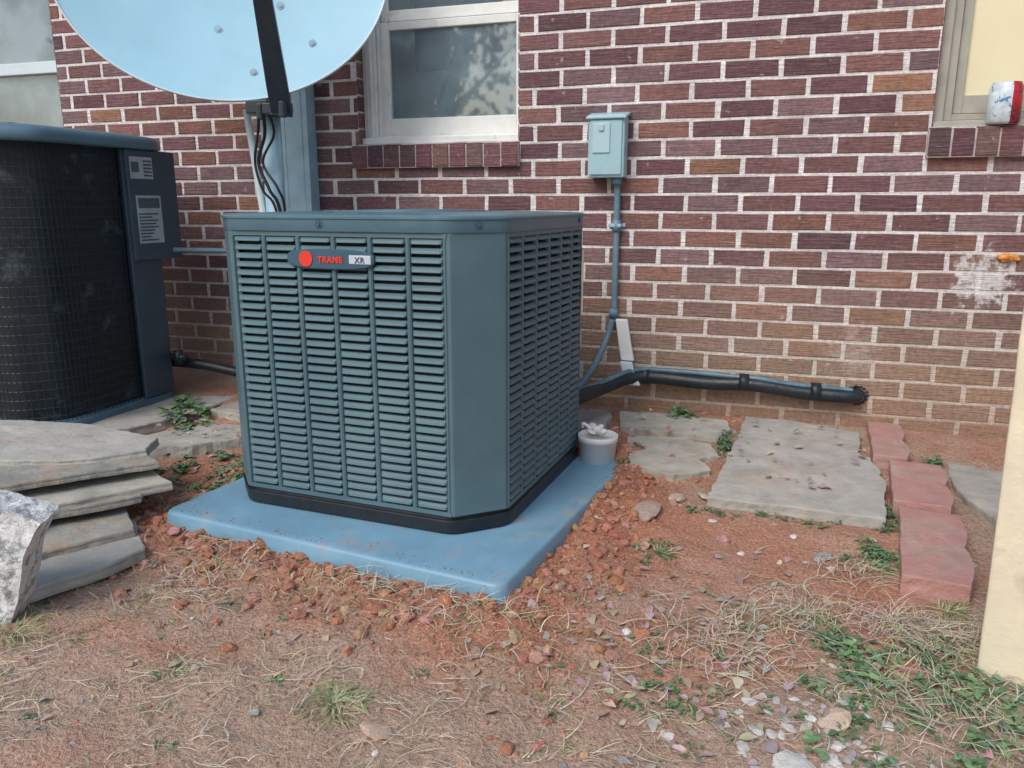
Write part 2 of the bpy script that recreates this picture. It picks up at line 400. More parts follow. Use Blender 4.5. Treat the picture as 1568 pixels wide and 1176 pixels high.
def rock(mb,c,s,col_,m=0,sub=1,flat=.7,jit=.25):
    bm=bmesh.new(); bmesh.ops.create_icosphere(bm,subdivisions=sub,radius=1)
    sx,sy,sz=s*U(.65,1.3),s*U(.65,1.3),s*flat*U(.7,1.1); rt=Matrix.Rotation(U(0,6.28),3,'Z')@Matrix.Rotation(U(-.5,.5),3,'X')
    V=[]
    for v in bm.verts:
        p=v.co*(1+U(-jit,jit)); p=rt@Vector((p.x*sx,p.y*sy,p.z*sz)); V.append((c[0]+p.x,c[1]+p.y,c[2]+p.z))
    F=[[v.index for v in f.verts] for f in bm.faces]; bm.free(); mb.add(V,F,m,col_)
for i in range(6): rock(mo,(.785+U(-.02,.02),-.012,.765+U(-.01,.01)),.016,(1,1,1),0,2)
mo.obj('foam_dab',[M_orange],parent=house,smooth=True)

# ---------------------------------------------------------------- outline helper
def octo(h,c,r=.012,k=4):
    P=[(-h+c,-h),(h-c,-h),(h,-h+c),(h,h-c),(h-c,h),(-h+c,h),(-h,h-c),(-h,-h+c)]; out=[]
    for i in range(8):
        p=Vector(P[i]); a=(Vector(P[i-1])-p).normalized(); b=(Vector(P[(i+1)%8])-p).normalized()
        A=p+a*r; B=p+b*r
        for j in range(k+1):
            t=j/k; q=A*(1-t)**2+p*2*t*(1-t)+B*t*t; out.append((q.x,q.y))
    return out
def loft(mb,rings,m=0,closeTop=False,closeBot=False):
    n=len(rings[0]); V=[p for r in rings for p in r]; F=[]
    for i in range(len(rings)-1):
        for k in range(n):
            k2=(k+1)%n; F.append((i*n+k,i*n+k2,(i+1)*n+k2,(i+1)*n+k))
    if closeTop: F.append(tuple((len(rings)-1)*n+k for k in range(n)))
    if closeBot: F.append(tuple(range(n-1,-1,-1)))
    mb.add(V,F,m)
# ---------------------------------------------------------------- new AC unit
H_,C_=.450,.116
ac=empty('air_conditioner_unit',(-1.068,-.848,0),rad(-3.5))
zb,z0,z1,zl=.077,.128,.876,.920
m=MB(); loft(m,[[(x,y,z) for x,y in octo(H_+d,C_+d*.4,.03)] for d,z in ((-.014,zb),(.004,zb+.004),(.006,z0-.012),(-.004,z0-.008),(-.004,z0))],0,True,True)
m.obj('base_pan',[M_black],parent=ac,bevel=.002)
m=MB(); loft(m,[[(x,y,z) for x,y in octo(H_-.020,C_-.008,.01)] for z in (z0,z1)],0); m.obj('coil',[M_dark],parent=ac)
m=MB(); half=H_-C_; NR=31; pitch=(z1-z0-.022)/NR
for side in range(4):
    a=side*math.pi/2; u=Vector((math.cos(a),math.sin(a),0)); o=Vector((math.sin(a),-math.cos(a),0))
    def P(s,d,z):
        q=u*s+o*(H_+d); return (q.x,q.y,z)
    def bx(s0,s1,d0,d1,za,zc_):
        m.add([P(s0,d1,za),P(s1,d1,za),P(s1,d0,za),P(s0,d0,za),P(s0,d1,zc_),P(s1,d1,zc_),P(s1,d0,zc_),P(s0,d0,zc_)],
              [(0,3,2,1),(4,5,6,7),(0,1,5,4),(1,2,6,5),(2,3,7,6),(3,0,4,7)])
    nc=6; cw=2*half/nc; rib=.0085
    bx(-half+.001,half-.001,-.012,.001,z1-.012,z1); bx(-half+.001,half-.001,-.012,.001,z0,z0+.012)
    for c in range(nc+1):
        s=-half+cw*c; lo=max(s-rib,-half+.001); hi=min(s+rib,half-.001)
        if c==0: hi=s+.013
        if c==nc: lo=s-.013
        V=[];K=[(lo,-.010),(lo+.002,-.001),((lo*2+hi)/3,.002),((lo+2*hi)/3,.002),(hi-.002,-.001),(hi,-.010)]
        for (ss,dd) in K: V+=[P(ss,dd,z0+.012),P(ss,dd,z1-.012)]
        m.add(V,[(2*i,2*i+2,2*i+3,2*i+1) for i in range(5)])
    for c in range(nc):
        s0=-half+cw*c+(.012 if c==0 else rib-.001); s1=-half+cw*(c+1)-(.012 if c==nc-1 else rib-.001)
        for r_ in range(NR):
            zt=z1-.012-r_*pitch
            prof=[(-.012,zt),(-.004,zt-.0015),(.0018,zt-.0075),(.0040,zt-.0140),(.0030,zt-.0155),(-.003,zt-.0148)]
            V=[];e=.008
            stations=[(s0,.0,.70),(s0+e*.45,.75,.93),(s0+e,1,1),(s1-e,1,1),(s1-e*.45,.75,.93),(s1,.0,.70)]
            for (ss,kd,kz) in stations:
                for (d,zz) in prof:
                    V.append(P(ss,-.005+(d+.005)*kd if kd<1 else d, zt-.006+(zz-zt+.006)*kz))
            np_=len(prof);F=[]
            for i in range(len(stations)-1):
                for k in range(np_-1):
                    F.append((i*np_+k,(i+1)*np_+k,(i+1)*np_+k+1,i*np_+k+1))
            m.add(V,F)
m.obj('louvre_panels',[M_teal],parent=ac)
m=MB()
for side in range(4):
    a=side*math.pi/2+math.pi/4; u=Vector((math.cos(a),math.sin(a),0)); o=Vector((math.sin(a),-math.cos(a),0))
    dd=(H_*2-C_)/math.sqrt(2); hw=C_/math.sqrt(2)-.0008
    def P2(s,d,z): q=u*s+o*(dd+d); return (q.x,q.y,z)
    K=[(-hw-.010,-.020),(-hw-.003,-.004),(-hw+.006,.003),(-hw+.012,.0035),(hw-.012,.0035),(hw-.006,.003),(hw+.003,-.004),(hw+.010,-.020)]
    V=[]
    for (s,d) in K: V+=[P2(s,d,z0+.001),P2(s,d,z1+.002)]
    m.add(V,[(2*i,2*i+2,2*i+3,2*i+1) for i in range(len(K)-1)])
m.obj('corner_panels',[M_teal],parent=ac,bevel=.0015)
m=MB(); ang=[math.atan2(y,x) for x,y in octo(H_,C_,.03)]
rings=[[(x,y,z) for x,y in octo(H_+d,C_+d*.4,.03)] for d,z in ((-.003,z1+.003),(.0055,z1+.001),(.0065,z1+.003),(.0065,zl-.012),(.0095,zl-.010),(.0095,zl-.005),(.006,zl-.001),(-.002,zl+.0005),(-.03,zl+.002))]
rings+= [[(r_*math.cos(t),r_*math.sin(t),z) for t in ang] for r_,z in ((.345,zl+.006),(.335,zl+.004),(.33,zl-.03),(.05,zl-.035))]
loft(m,rings,0,True); o=m.obj('lid',[M_teal_d],parent=ac,smooth=True)
o.modifiers.new('es','EDGE_SPLIT').split_angle=rad(38)
m=MB()
for i in range(11):
    r_=.06+i*.0265; tube(m,[(r_*math.cos(t*math.pi/24),r_*math.sin(t*math.pi/24),zl+.002+.008*(1-(r_/.34)**2)) for t in range(49)],.0022,6)
for k in range(8):
    t=k*math.pi/4; tube(m,[(.05*math.cos(t),.05*math.sin(t),zl+.009),(.34*math.cos(t),.34*math.sin(t),zl+.001)],.003,6)
cyl(m,(0,0,zl-.03),.06,.036); m.obj('fan_guard',[M_teal_d],parent=ac,smooth=True)
m=MB()
q=H_-C_/2+.0047
for (c,d) in ((Vector((-.035,-H_-.0065,zl-.024)),Vector((0,-1,0))),(Vector((q,-q,zl-.024)),Vector((1,-1,0)).normalized()),(Vector((H_+.0065,.28,zl-.024)),Vector((1,0,0)))):
    tube(m,[c-d*.004,c+d*.002],.011,16); tube(m,[c,c+d*.005],.006,8)
m.obj('lid_screws',[M_plate],parent=ac)
bz=.806; bx_=-.005; bd=-H_-.007
m=MB(); pts=[]
for k in range(40):
    t=2*math.pi*k/40; c_,s_=math.cos(t),math.sin(t)
    pts.append((bx_+.135*math.copysign(abs(c_)**.75,c_), .027*math.copysign(abs(s_)**.6,s_)))
m.add([(x,bd+.008,bz+z) for x,z in pts]+[(x,bd-.002,bz+z) for x,z in pts]+[(bx_+(x-bx_)*.975,bd-.005,bz+z*.9) for x,z in pts],
      [(i,(i+1)%40,40+(i+1)%40,40+i) for i in range(40)]+[(40+i,40+(i+1)%40,80+(i+1)%40,80+i) for i in range(40)]+[tuple(range(80,120))])
m.obj('badge_plate',[M_plate],parent=ac)
m=MB(); tube(m,[(bx_-.072,bd-.004,bz),(bx_-.072,bd-.0075,bz)],.021,28); m.obj('badge_disc',[M_red],parent=ac)
m=MB(); m.box(bx_+.062,bx_+.128,bd-.0075,bd-.004,bz-.011,bz+.012); m.obj('badge_tag',[M_silver],parent=ac,bevel=.003)
def text(body,x,z,size,mt,y,name,ext=.0008,bold=.0012):
    c=bpy.data.curves.new(name,'FONT'); c.body=body; c.size=size; c.extrude=ext; c.offset=bold*.3; c.align_x='CENTER'; c.align_y='CENTER'; c.space_character=1.15
    c.materials.append(mt); o=bpy.data.objects.new(name,c); col.objects.link(o); o.parent=ac; o.location=(x,y,z); o.rotation_euler=(rad(90),0,0)
text('TRANE',bx_+.004,bz-.002,.022,M_red,bd-.0062,'badge_letters',.0012,.003)
text('XR',bx_+.095,bz-.001,.021,M_plate,bd-.0082,'badge_tag_letters')
m=MB(); m.box(H_+.006,H_+.008,.318,.331,.58,.80); m.obj('energy_tag',[M_yel],parent=ac)

# ---------------------------------------------------------------- pad
pad=empty('equipment_pad',(PADC[0],PADC[1],0),PADR)
def rrect(w,d,r,k=6):
    out=[]
    for (cx,cy,a0) in ((w/2-r,-d/2+r,-90),(w/2-r,d/2-r,0),(-w/2+r,d/2-r,90),(-w/2+r,-d/2+r,180)):
        for j in range(k+1):
            a=rad(a0+90*j/k); out.append((cx+r*math.cos(a),cy+r*math.sin(a)))
    return out
m=MB(); loft(m,[[(x,y,z) for x,y in rrect(PW+e,PD+e,.035)] for e,z in ((.02,-.02),(.016,.02),(.004,.066),(.000,.0705),(-.006,.0735),(-.016,.075),(-.05,.0755))],0,True)
m.obj('pad_shell',[M_pad],parent=pad,smooth=True)

# ---------------------------------------------------------------- old unit
old=empty('old_condenser_unit',(-2.835,-.69,.10))
OH,OC=.385,.12; OT=1.065
def ooct(d,r=.05): return octo(OH+d,OC+d*.4,r,5)
m=MB(); loft(m,[[(x,y,z) for x,y in ooct(-.02)] for z in (.05,OT+.01)],0); m.obj('coil',[M_coil],parent=old,smooth=True)
m=MB(); loft(m,[[(x,y,z) for x,y in ooct(d)] for d,z in ((-.03,.0),(.004,.0),(.006,.045),(-.012,.055),(-.03,.055))],0); m.obj('base_pan',[M_oldlid],parent=old)
m=MB(); loft(m,[[(x,y,z) for x,y in ooct(d)] for d,z in ((-.02,OT-.005),(.036,OT-.005),(.042,OT+.004),(.040,OT+.030),(.026,OT+.044),(-.05,OT+.056),(-.2,OT+.072))],0,True); m.obj('lid',[M_oldlid],parent=old,smooth=True)
m=MB(); pth=ooct(-.004)
for i in range(29):
    zz=.075+i*.0345; q=[(x,y,zz) for x,y in pth]; q.append(q[0]); tube(m,q,.0018,5,cap=False)
per=[]
for i in range(len(pth)):
    a=Vector(pth[i]); b=Vector(pth[(i+1)%len(pth)]); L0=(b-a).length; k=max(1,int(L0/.021))
    for j in range(k): per.append(a.lerp(b,j/k))
for p in per: tube(m,[(p.x*1.006,p.y*1.006,.05),(p.x*1.006,p.y*1.006,OT)],.0012,4,cap=False)
m.obj('wire_guard',[M_wire],parent=old)
m=MB()
m.box(OH-.015,OH+.010,.11,OH-OC+.01,.05,OT-.006)
m.box(OH-.02,OH+.026,.115,OH+.0,.62,OT-.007)
m.box(.0,OH-OC,OH-.02,OH+.006,.05,OT-.006)
m.obj('service_panel',[M_mesh],parent=old,bevel=.006)
m=MB(); X=OH+.0265
m.box(X,X+.0015,.13,.25,.945,1.03,0); m.box(X,X+.0015,.145,.28,.69,.88,0)
for i in range(5): m.box(X+.002,X+.003,.20,.245,.955+i*.014,.962+i*.014,1)
m.box(X+.002,X+.003,.135,.175,.97,1.01,1)
for i in range(9): m.box(X+.002,X+.003,.152,.152+U(.05,.115),.70+i*.013,.706+i*.013,1)
m.box(X+.002,X+.003,.155,.27,.83,.87,1)
m.obj('labels',[M_label,M_ink],parent=old)
m=MB()
for (x,y) in ((.3,-.28),(-.28,-.3),(.3,.28),(.32,-.05),(.32,.15),(-.3,.3),(.1,-.33)): cyl(m,(x,y,-.05),.035,.055,12)
m.obj('feet',[M_black],parent=old)
OFF=(2.835,.69,-.10)
def kid(o): o.parent=old; o.location=OFF
m=MB(); tube(m,smoothpath([(-2.44,-.36,.755),(-2.3,-.30,.752),(-2.1,-.2,.745),(-1.95,-.05,.745),(-1.9,-.01,.745)]),.011,8)
kid(m.obj('wire_conduit',[M_cond],smooth=True))
m=MB(); tube(m,smoothpath([(-2.52,-.38,.27),(-2.34,-.36,.262),(-2.2,-.33,.235),(-2.05,-.28,.20),(-1.8,-.2,.17)]),.022,10)
tube(m,[(-2.52,-.40,.30),(-2.36,-.42,.30)],.016,10); tube(m,[(-2.40,-.42,.27),(-2.40,-.42,.33)],.02,8)
kid(m.obj('line_set',[M_foam],smooth=True))
m=MB(); tube(m,[(-1.985,-.42,.225),(-1.94,-.43,.225)],.026,12); kid(m.obj('blue_cap',[M_blue]))

# ---------------------------------------------------------------- satellite dish
dish=empty('satellite_dish')
C0=Vector((-1.966,-.50,1.812)); az=rad(29); el=rad(10)
nrm=Vector((math.sin(az)*math.cos(el),-math.cos(az)*math.cos(el),math.sin(el)))
ex=Vector((math.cos(az),math.sin(az),0)); ey=nrm.cross(ex)*-1
if ey.z<0: ey=-ey
ca_,sa_=math.cos(rad(1)),math.sin(rad(1)); ex,ey=ex*ca_+ey*sa_,ey*ca_-ex*sa_
A_,B_=.592,.500; dep=.07
m=MB()
def dp(r,t,off=0):
    return C0+ex*(A_*r*math.cos(t))+ey*(B_*r*math.sin(t))+nrm*(dep*(r*r-1)+off)
NTT=96; rings=[]
for r_ in [0.02+.98*i/14 for i in range(15)]: rings.append([tuple(dp(r_,2*math.pi*k/NTT)) for k in range(NTT)])
loft(m,rings,0,False,True)
m.obj('reflector_face',[M_dish],parent=dish,smooth=True)
m=MB(); rings=[[tuple(dp(r_,2*math.pi*k/NTT,o_)) for k in range(NTT)] for r_,o_ in ((1.0,.0),(1.004,.006),(1.014,.005),(1.016,-.006),(1.0,-.008),(.7,-.01),(.3,-.01),(.02,-.01))]
loft(m,rings,0,True); m.obj('reflector_back',[M_rim],parent=dish,smooth=True)
m=MB()
for (ra,ta) in ((.46,-98),(.80,-80),(.76,-48),(.42,-40),(.46,60),(.46,120)):
    p=dp(ra,rad(ta),.002); tube(m,[p-nrm*.002,p+nrm*.0015],.0145,16); tube(m,[p,p+nrm*.004],.008,8)
m.obj('bolts',[M_galv],parent=dish)
m=MB()
a0=Vector((-1.690,-.60,1.285)); a1=Vector((-1.565,-.93,1.98)); d=(a1-a0).normalized(); sx=ex; sy=d.cross(sx).normalized()
V=[]
for p,w_,t_ in ((a0-d*.02,.036,.022),(a0+d*.08,.036,.022),(a1,.022,.018)):
    for (i,j) in ((-1,-1),(1,-1),(1,1),(-1,1)): V.append(tuple(p+sx*w_*i+sy*t_*j))
m.add(V,[(0,1,2,3),(8,11,10,9)]+[(r_*4+k,r_*4+(k+1)%4,r_*4+4+(k+1)%4,r_*4+4+k) for r_ in range(2) for k in range(4)])
m.box(-1.77,-1.665,-.60,-.56,1.262,1.30); m.box(-1.86,-1.77,-.57,-.40,1.27,1.315)
tube(m,[(-1.67,-.62,1.245),(-1.67,-.62,1.30)],.016,8); tube(m,[(-1.79,-.58,1.245),(-1.79,-.58,1.30)],.016,8)
m.box(a1.x-.10,a1.x+.10,a1.y-.05,a1.y+.05,a1.z-.03,a1.z+.05)
m.obj('feed_arm',[mat('arm_paint',(.022,.038,.05),.4,.2,20)],parent=dish,bevel=.004)
m=MB(); tube(m,[(-1.86,-.42,.0),(-1.86,-.42,1.36)],.038,24)
m.obj('mast',[M_galv],parent=dish,smooth=True)
m=MB(); tube(m,[(-1.86,-.36,.02),(-1.95,-.44,1.3)],.014,10); m.obj('strut',[M_rim],parent=dish)
m=MB(); m.box(-1.93,-1.79,-.47,-.37,1.33,1.44); m.obj('mount_bracket',[M_galv],parent=dish,bevel=.006)
m=MB()
for (dx,rr_) in ((0,.0065),(.02,.005),(-.015,.005)):
    tube(m,smoothpath([(-1.78+dx,-.58,1.28),(-1.82+dx*2,-.52,1.20),(-1.87+dx,-.50,1.10),(-1.83+dx*2,-.50,1.0),(-1.80+dx,-.48,.90),(-1.8,-.47,.5)]),rr_,7)
m.obj('cables',[M_black],parent=dish,smooth=True)
dsp=empty('downspout')
m=MB(); m.box(-2.06,-1.915,-.075,-.006,.1,ZT-.02)
for xx in (-2.03,-1.945): m.box(xx-.004,xx+.004,-.077,-.0755,.1,ZT-.03)
m.obj('pipe',[M_galv],parent=dsp,bevel=.006)
m=MB(); m.box(-2.075,-1.90,-.083,-.0055,.70,.73); m.box(-2.075,-1.90,-.083,-.0055,1.9,1.93); m.obj('straps',[M_rim],parent=dsp)

# ---------------------------------------------------------------- electrical disconnect + conduit
eb=empty('electrical_disconnect_box')
m=MB(); m.box(-.688,-.548,-.085,-.006,1.045,1.275); m.obj('enclosure',[M_box],parent=eb,bevel=.005)
m=MB(); m.add([(-.695,-.10,1.268),(-.541,-.10,1.268),(-.541,-.004,1.290),(-.695,-.004,1.290),(-.695,-.10,1.258),(-.541,-.10,1.258),(-.541,-.004,1.276),(-.695,-.004,1.276)],
     [(0,1,2,3),(7,6,5,4),(0,4,5,1),(1,5,6,2),(2,6,7,3),(3,7,4,0)])
m.box(-.679,-.557,-.092,-.0855,1.055,1.254); m.obj('cover',[M_box],parent=eb,bevel=.003)
m=MB(); m.box(-.668,-.602,-.097,-.0925,1.135,1.245); m.box(-.645,-.625,-.103,-.0975,1.215,1.238); m.obj('hasp_panel',[M_boxd],parent=eb,bevel=.004)
m=MB(); cp_=[(-.580,-.045,1.045),(-.580,-.03,1.0),(-.580,-.025,.9),(-.580,-.025,.55),(-.585,-.03,.48)]
tube(m,smoothpath(cp_,5),.0125,12); tube(m,[(-.58,-.043,1.02),(-.58,-.043,1.047)],.02,12); tube(m,[(-.58,-.025,.84),(-.58,-.025,.885)],.017,12)
tube(m,[(-.582,-.027,.50),(-.582,-.027,.535)],.018,12)
tube(m,smoothpath([(-.585,-.03,.49),(-.60,-.05,.42),(-.635,-.12,.32),(-.68,-.25,.24),(-.72,-.40,.22)],8),.0125,12)
m.obj('conduit',[M_cond],parent=eb,smooth=True)
m=MB(); m.box(-.615,-.548,-.012,-.005,.857,.872); m.box(-.60,-.56,-.041,-.012,.858,.871); m.obj('strap',[M_galv],parent=eb,bevel=.002)
mo=MB()
def ribbon(K,mi,ya,yb):
    V=[]
    for (xa,xb,zz) in K: V+=[(xa,ya,zz),(xb,ya-.003,zz),(xb,yb-.003,zz),(xa,yb,zz)]
    n=len(K); mo.add(V,[(0,1,2,3),tuple(4*n-1-i for i in range(4))]+[(i*4+k,i*4+4+k,i*4+4+(k+1)%4,i*4+(k+1)%4) for i in range(n-1) for k in range(4)],mi)
ribbon(((-.566,-.518,.500),(-.550,-.500,.40),(-.538,-.486,.335)),0,-.070,-.048)
ribbon(((-.540,-.490,.333),(-.526,-.478,.285),(-.514,-.462,.262),(-.510,-.455,.24)),1,-.092,-.070)
mo.obj('cable_guard',[M_white2,M_rim],bevel=.004)
ls=empty('refrigerant_line_set')
m=MB(); tube(m,smoothpath([(-.80,-.50,.20),(-.66,-.36,.235),(-.58,-.20,.25),(-.50,-.09,.27),(-.40,-.055,.272),(-.2,-.052,.262),(-.02,-.055,.268),(.15,-.05,.250),(.27,-.05,.246),(.335,-.04,.245),(.352,-.01,.243),(.352,.03,.243)],8),.027,14)
m.obj('insulated_pipe',[M_foam],parent=ls,smooth=True)
m=MB(); tube(m,smoothpath([(-.72,-.40,.25),(-.60,-.24,.268),(-.48,-.08,.30),(-.3,-.05,.300),(-.1,-.05,.294),(0,-.06,.294),(.1,-.055,.280),(.25,-.05,.274),(.33,-.045,.268)],8),.010,10)
m.obj('liquid_line',[M_tape],parent=ls,smooth=True)
m=MB()
for x in (-.44,-.06,.20):
    zc=.275 if x<0 else .258; tube(m,[(x-.018,-.053,zc),(x+.018,-.053,zc)],.034,14)
m.obj('tape_bands',[M_foam],parent=ls,smooth=True)
m=MB()
for i in range(14):
    t=i/14*6.28; rock(m,(.352+.034*math.cos(t),-.004,.243+.034*math.sin(t)),.009,(.2,.13,.1),0,1)
m.obj('hole_sealant',[M_foam],parent=ls)

# ---------------------------------------------------------------- flagstones
def slab(name,poly,zt,th,mt,tilt=(0,0),parent=None,jit=.008):
    P=[Vector(p) for p in poly]; out=[]; n=len(P)
    for i in range(n):
        a,b=P[i],P[(i+1)%n]; k=max(2,int((b-a).length/.022)); nr=Vector((b-a)).orthogonal().normalized()
        for j in range(k):
            q=a.lerp(b,j/k); nn=noise.noise(Vector((q.x*14,q.y*14,zt*40)))+.5*noise.noise(Vector((q.x*45,q.y*45,zt*40)))
            out.append(q+nr*nn*jit*1.3)
    c=sum(out,Vector((0,0)))/len(out)
    def zz(q): return zt+tilt[0]*(q.x-c.x)+tilt[1]*(q.y-c.y)
    m=MB(); rings=[]; lv=[(1.0,-th,1),(1.004,-th*.75,2),(.998,-th*.4,3),(1.003,-.006,4),(.999,-.002,4),(.993,0,4)]
    for k,dz,sd in lv:
        rr=[]
        for q in out:
            e=noise.noise(Vector((q.x*25,q.y*25,sd*3.1+zt*10)))*.0035
            dv=(q-c).normalized(); rr.append((c.x+(q.x-c.x)*k+dv.x*e,c.y+(q.y-c.y)*k+dv.y*e,zz(q)+dz))
        rings.append(rr)
    for k in (.85,.6,.35,.12):
        rings.append([(c.x+(q.x-c.x)*k,c.y+(q.y-c.y)*k,zz(c+(q-c)*k)+noise.fractal(Vector((q.x*7*k,q.y*7*k,zt*30)),1,2,3)*.004) for q in out])
    loft(m,rings,0,True,True)
    return m.obj(name,[mt],smooth=False,parent=parent)
slab('flagstone',[(-.128,-.83),(.365,-.85),(.395,-.60),(.37,-.39),(.24,-.31),(-.06,-.27)],.104,.055,M_stone,tilt=(.0,.075))
slab('flagstone',[(-.06,-.235),(.34,-.355),(.355,-.14),(.15,-.06),(-.045,-.05)],.130,.05,M_stone,tilt=(0,.06))
slab('flagstone',[(-.53,-.09),(-.34,-.07),(-.12,-.10),(-.09,-.20),(-.13,-.30),(-.33,-.29),(-.50,-.26)],.126,.05,M_stoneb,tilt=(0,.05))
slab('flagstone',[(-.45,-.36),(-.27,-.33),(-.15,-.37),(-.12,-.47),(-.18,-.52),(-.135,-.60),(-.25,-.68),(-.41,-.61)],.102,.045,M_stoneb,tilt=(0,.07))
slab('flagstone',[(-.80,-.08),(-.60,-.07),(-.56,-.12),(-.55,-.28),(-.75,-.30)],.126,.05,M_stone)
slab('flagstone',[(.62,-.23),(.78,-.22),(1.1,-.2),(1.1,-.9),(.66,-.80),(.60,-.55)],.092,.06,M_stoneb)
slab('flagstone',[(-3.3,-1.15),(-2.60,-1.12),(-2.30,-.95),(-2.18,-.60),(-2.2,-.2),(-3.3,-.15)],.120,.05,M_stone)
slab('flagstone',[(-2.15,-.55),(-1.80,-.62),(-1.58,-.50),(-1.6,-.15),(-2.1,-.18)],.122,.05,M_stoneb)
slab('flagstone',[(-2.28,-1.04),(-1.97,-.92),(-1.75,-.74),(-1.85,-.64),(-2.12,-.70)],.096,.05,M_stone,tilt=(0,.04))
slab('flagstone',[(-2.1,-.13),(-1.7,-.11),(-1.7,-.02),(-2.1,-.03)],.20,.10,M_edger)
def scal(x0,y0,x1,y1,w):
    a=Vector((x0,y0));b=Vector((x1,y1));d=(b-a);L0=d.length;d.normalize();nn=Vector((-d.y,d.x)); K=[]
    for i in range(13):
        t=i/12; K.append(a+d*L0*t+nn*(w/2+.014*abs(math.sin(t*math.pi*2))-.007))
    E=[b-nn*w/2, a-nn*w/2]
    P=[(k.x,k.y) for k in K]+[(e.x,e.y) for e in E]
    return P[::-1]
def edger(pts,dz=0): slab('concrete_edger',pts,.090+dz+.04*cl((pts[0][1]+1.2)/1.2),.06,M_edger,tilt=(.0,.04),jit=.002)
edger(scal(.45,-.02,.43,-.40,.11),.012)
edger(scal(.50,-.42,.47,-.765,.155),.002)
edger(scal(.485,-.775,.435,-1.20,.155),-.020)
st=empty('stone_stack')
lay=[([(-2.2,-1.25),(-1.66,-1.36),(-1.47,-1.52),(-1.50,-1.66),(-1.66,-2.0),(-2.3,-2.1)],.048,.034,(.02,-.01)),
     ([(-2.3,-1.22),(-1.76,-1.30),(-1.56,-1.46),(-1.68,-1.66),(-1.74,-1.92),(-2.3,-1.95)],.084,.026,(-.03,.05)),
     ([(-2.3,-1.25),(-1.70,-1.24),(-1.62,-1.36),(-1.78,-1.56),(-1.76,-1.82),(-2.3,-1.9)],.119,.024,(.04,-.02)),
     ([(-2.4,-1.22),(-1.76,-1.20),(-1.58,-1.28),(-1.74,-1.50),(-1.92,-1.80),(-2.4,-1.85)],.153,.028,(-.02,.03)),
     ([(-2.5,-1.2),(-1.78,-1.16),(-1.64,-1.26),(-1.76,-1.40),(-1.93,-1.62),(-2.5,-1.72)],.187,.022,(.03,-.03)),
     ([(-2.6,-1.16),(-2.1,-1.08),(-1.76,-1.12),(-1.72,-1.22),(-1.84,-1.34),(-2.05,-1.42),(-2.6,-1.44)],.218,.026,(-.01,.05))]
for i,(P_,zt,th,tl) in enumerate(lay):
    slab('slab_%d'%(i+1),[(x-.055,y-.085) for x,y in P_],zt,th,[M_stone,M_sstack,M_sstack,M_stoneb,M_sstack,M_stone][i],tilt=tl,parent=st,jit=.007)
m=MB(); bm=bmesh.new(); bmesh.ops.create_cube(bm,size=1); bmesh.ops.subdivide_edges(bm,edges=bm.edges[:],cuts=11,use_grid_fill=True)
rt=Matrix.Rotation(rad(22),3,'Z')@Matrix.Rotation(rad(20),3,'Y')
V=[]
for v in bm.verts:
    p=Vector((v.co.x*.20,v.co.y*.09,v.co.z*.31)); p.x*=1+.12*v.co.z
    q=Vector([noise.noise(p*8+Vector((k*7,0,0)))*.014+noise.noise(p*40+Vector((k*7,3,0)))*.006 for k in range(3)]); p=p+q
    V.append(tuple(rt@p+Vector((-1.665,-1.93,.150))))
F=[[v.index for v in f.verts] for f in bm.faces]; bm.free(); m.add(V,F); m.obj('concrete_chunk',[M_conc],smooth=False)

# ---------------------------------------------------------------- bucket, can, post
bk=empty('paint_bucket',(-.524,-.560,.060))
m=MB(); rings=[[(r_*math.cos(2*math.pi*k/32),r_*math.sin(2*math.pi*k/32),z) for k in range(32)] for r_,z in ((.060,0),(.065,.085),(.069,.086),(.070,.105),(.067,.108),(.063,.105),(.062,.098))]
loft(m,rings,0,True,True); m.obj('body',[M_white2],parent=bk,smooth=True)
m=MB()
for i in range(9): rock(m,(U(-.03,.03),U(-.03,.02),.112+U(0,.022)),U(.014,.026),(1,1,1),0,2,.6,.12)
tube(m,smoothpath([(-.02,-.02,.13),(-.045,-.03,.15),(-.05,-.02,.135)]),.006,6); m.obj('rag',[M_cloth],parent=bk,smooth=True)
cn=empty('drink_can',(.712,-.005,1.207))
m=MB(); rings=[[(r_*math.cos(2*math.pi*k/32),r_*math.sin(2*math.pi*k/32),z) for k in range(32)] for r_,z in ((.040,0),(.050,.008),(.050,.118),(.044,.128),(.044,.132),(.041,.128))]
loft(m,rings,0,True,True)
for i,v in enumerate(m.f):
    if len(v)==4:
        c=sum((Vector(m.v[k]) for k in v),Vector())/4
        if c.x>0.008: m.m[i]=1
m.obj('can_body',[M_can_w,M_can_r],parent=cn,smooth=True)
m=MB(); c,s=math.cos(rad(-18)),math.sin(rad(-18))
V=[];F=[]; lv=[-.1+i*.1 for i in range(29)]
for z in lv:
    for (a,b) in ((0,0),(.13,0),(.13,.13),(0,.13)):
        a2=a+U(-.001,.001);b2=b+U(-.001,.001); V.append((.462-.016*z+a2*c-b2*s,-1.488+a2*s+b2*c,z))
for i in range(len(lv)-1):
    for k in range(4): F.append((i*4+k,i*4+(k+1)%4,i*4+4+(k+1)%4,i*4+4+k))
F.append(tuple((len(lv)-1)*4+k for k in range(4)))
m.add(V,F); m.obj('porch_post',[M_post],bevel=.006)

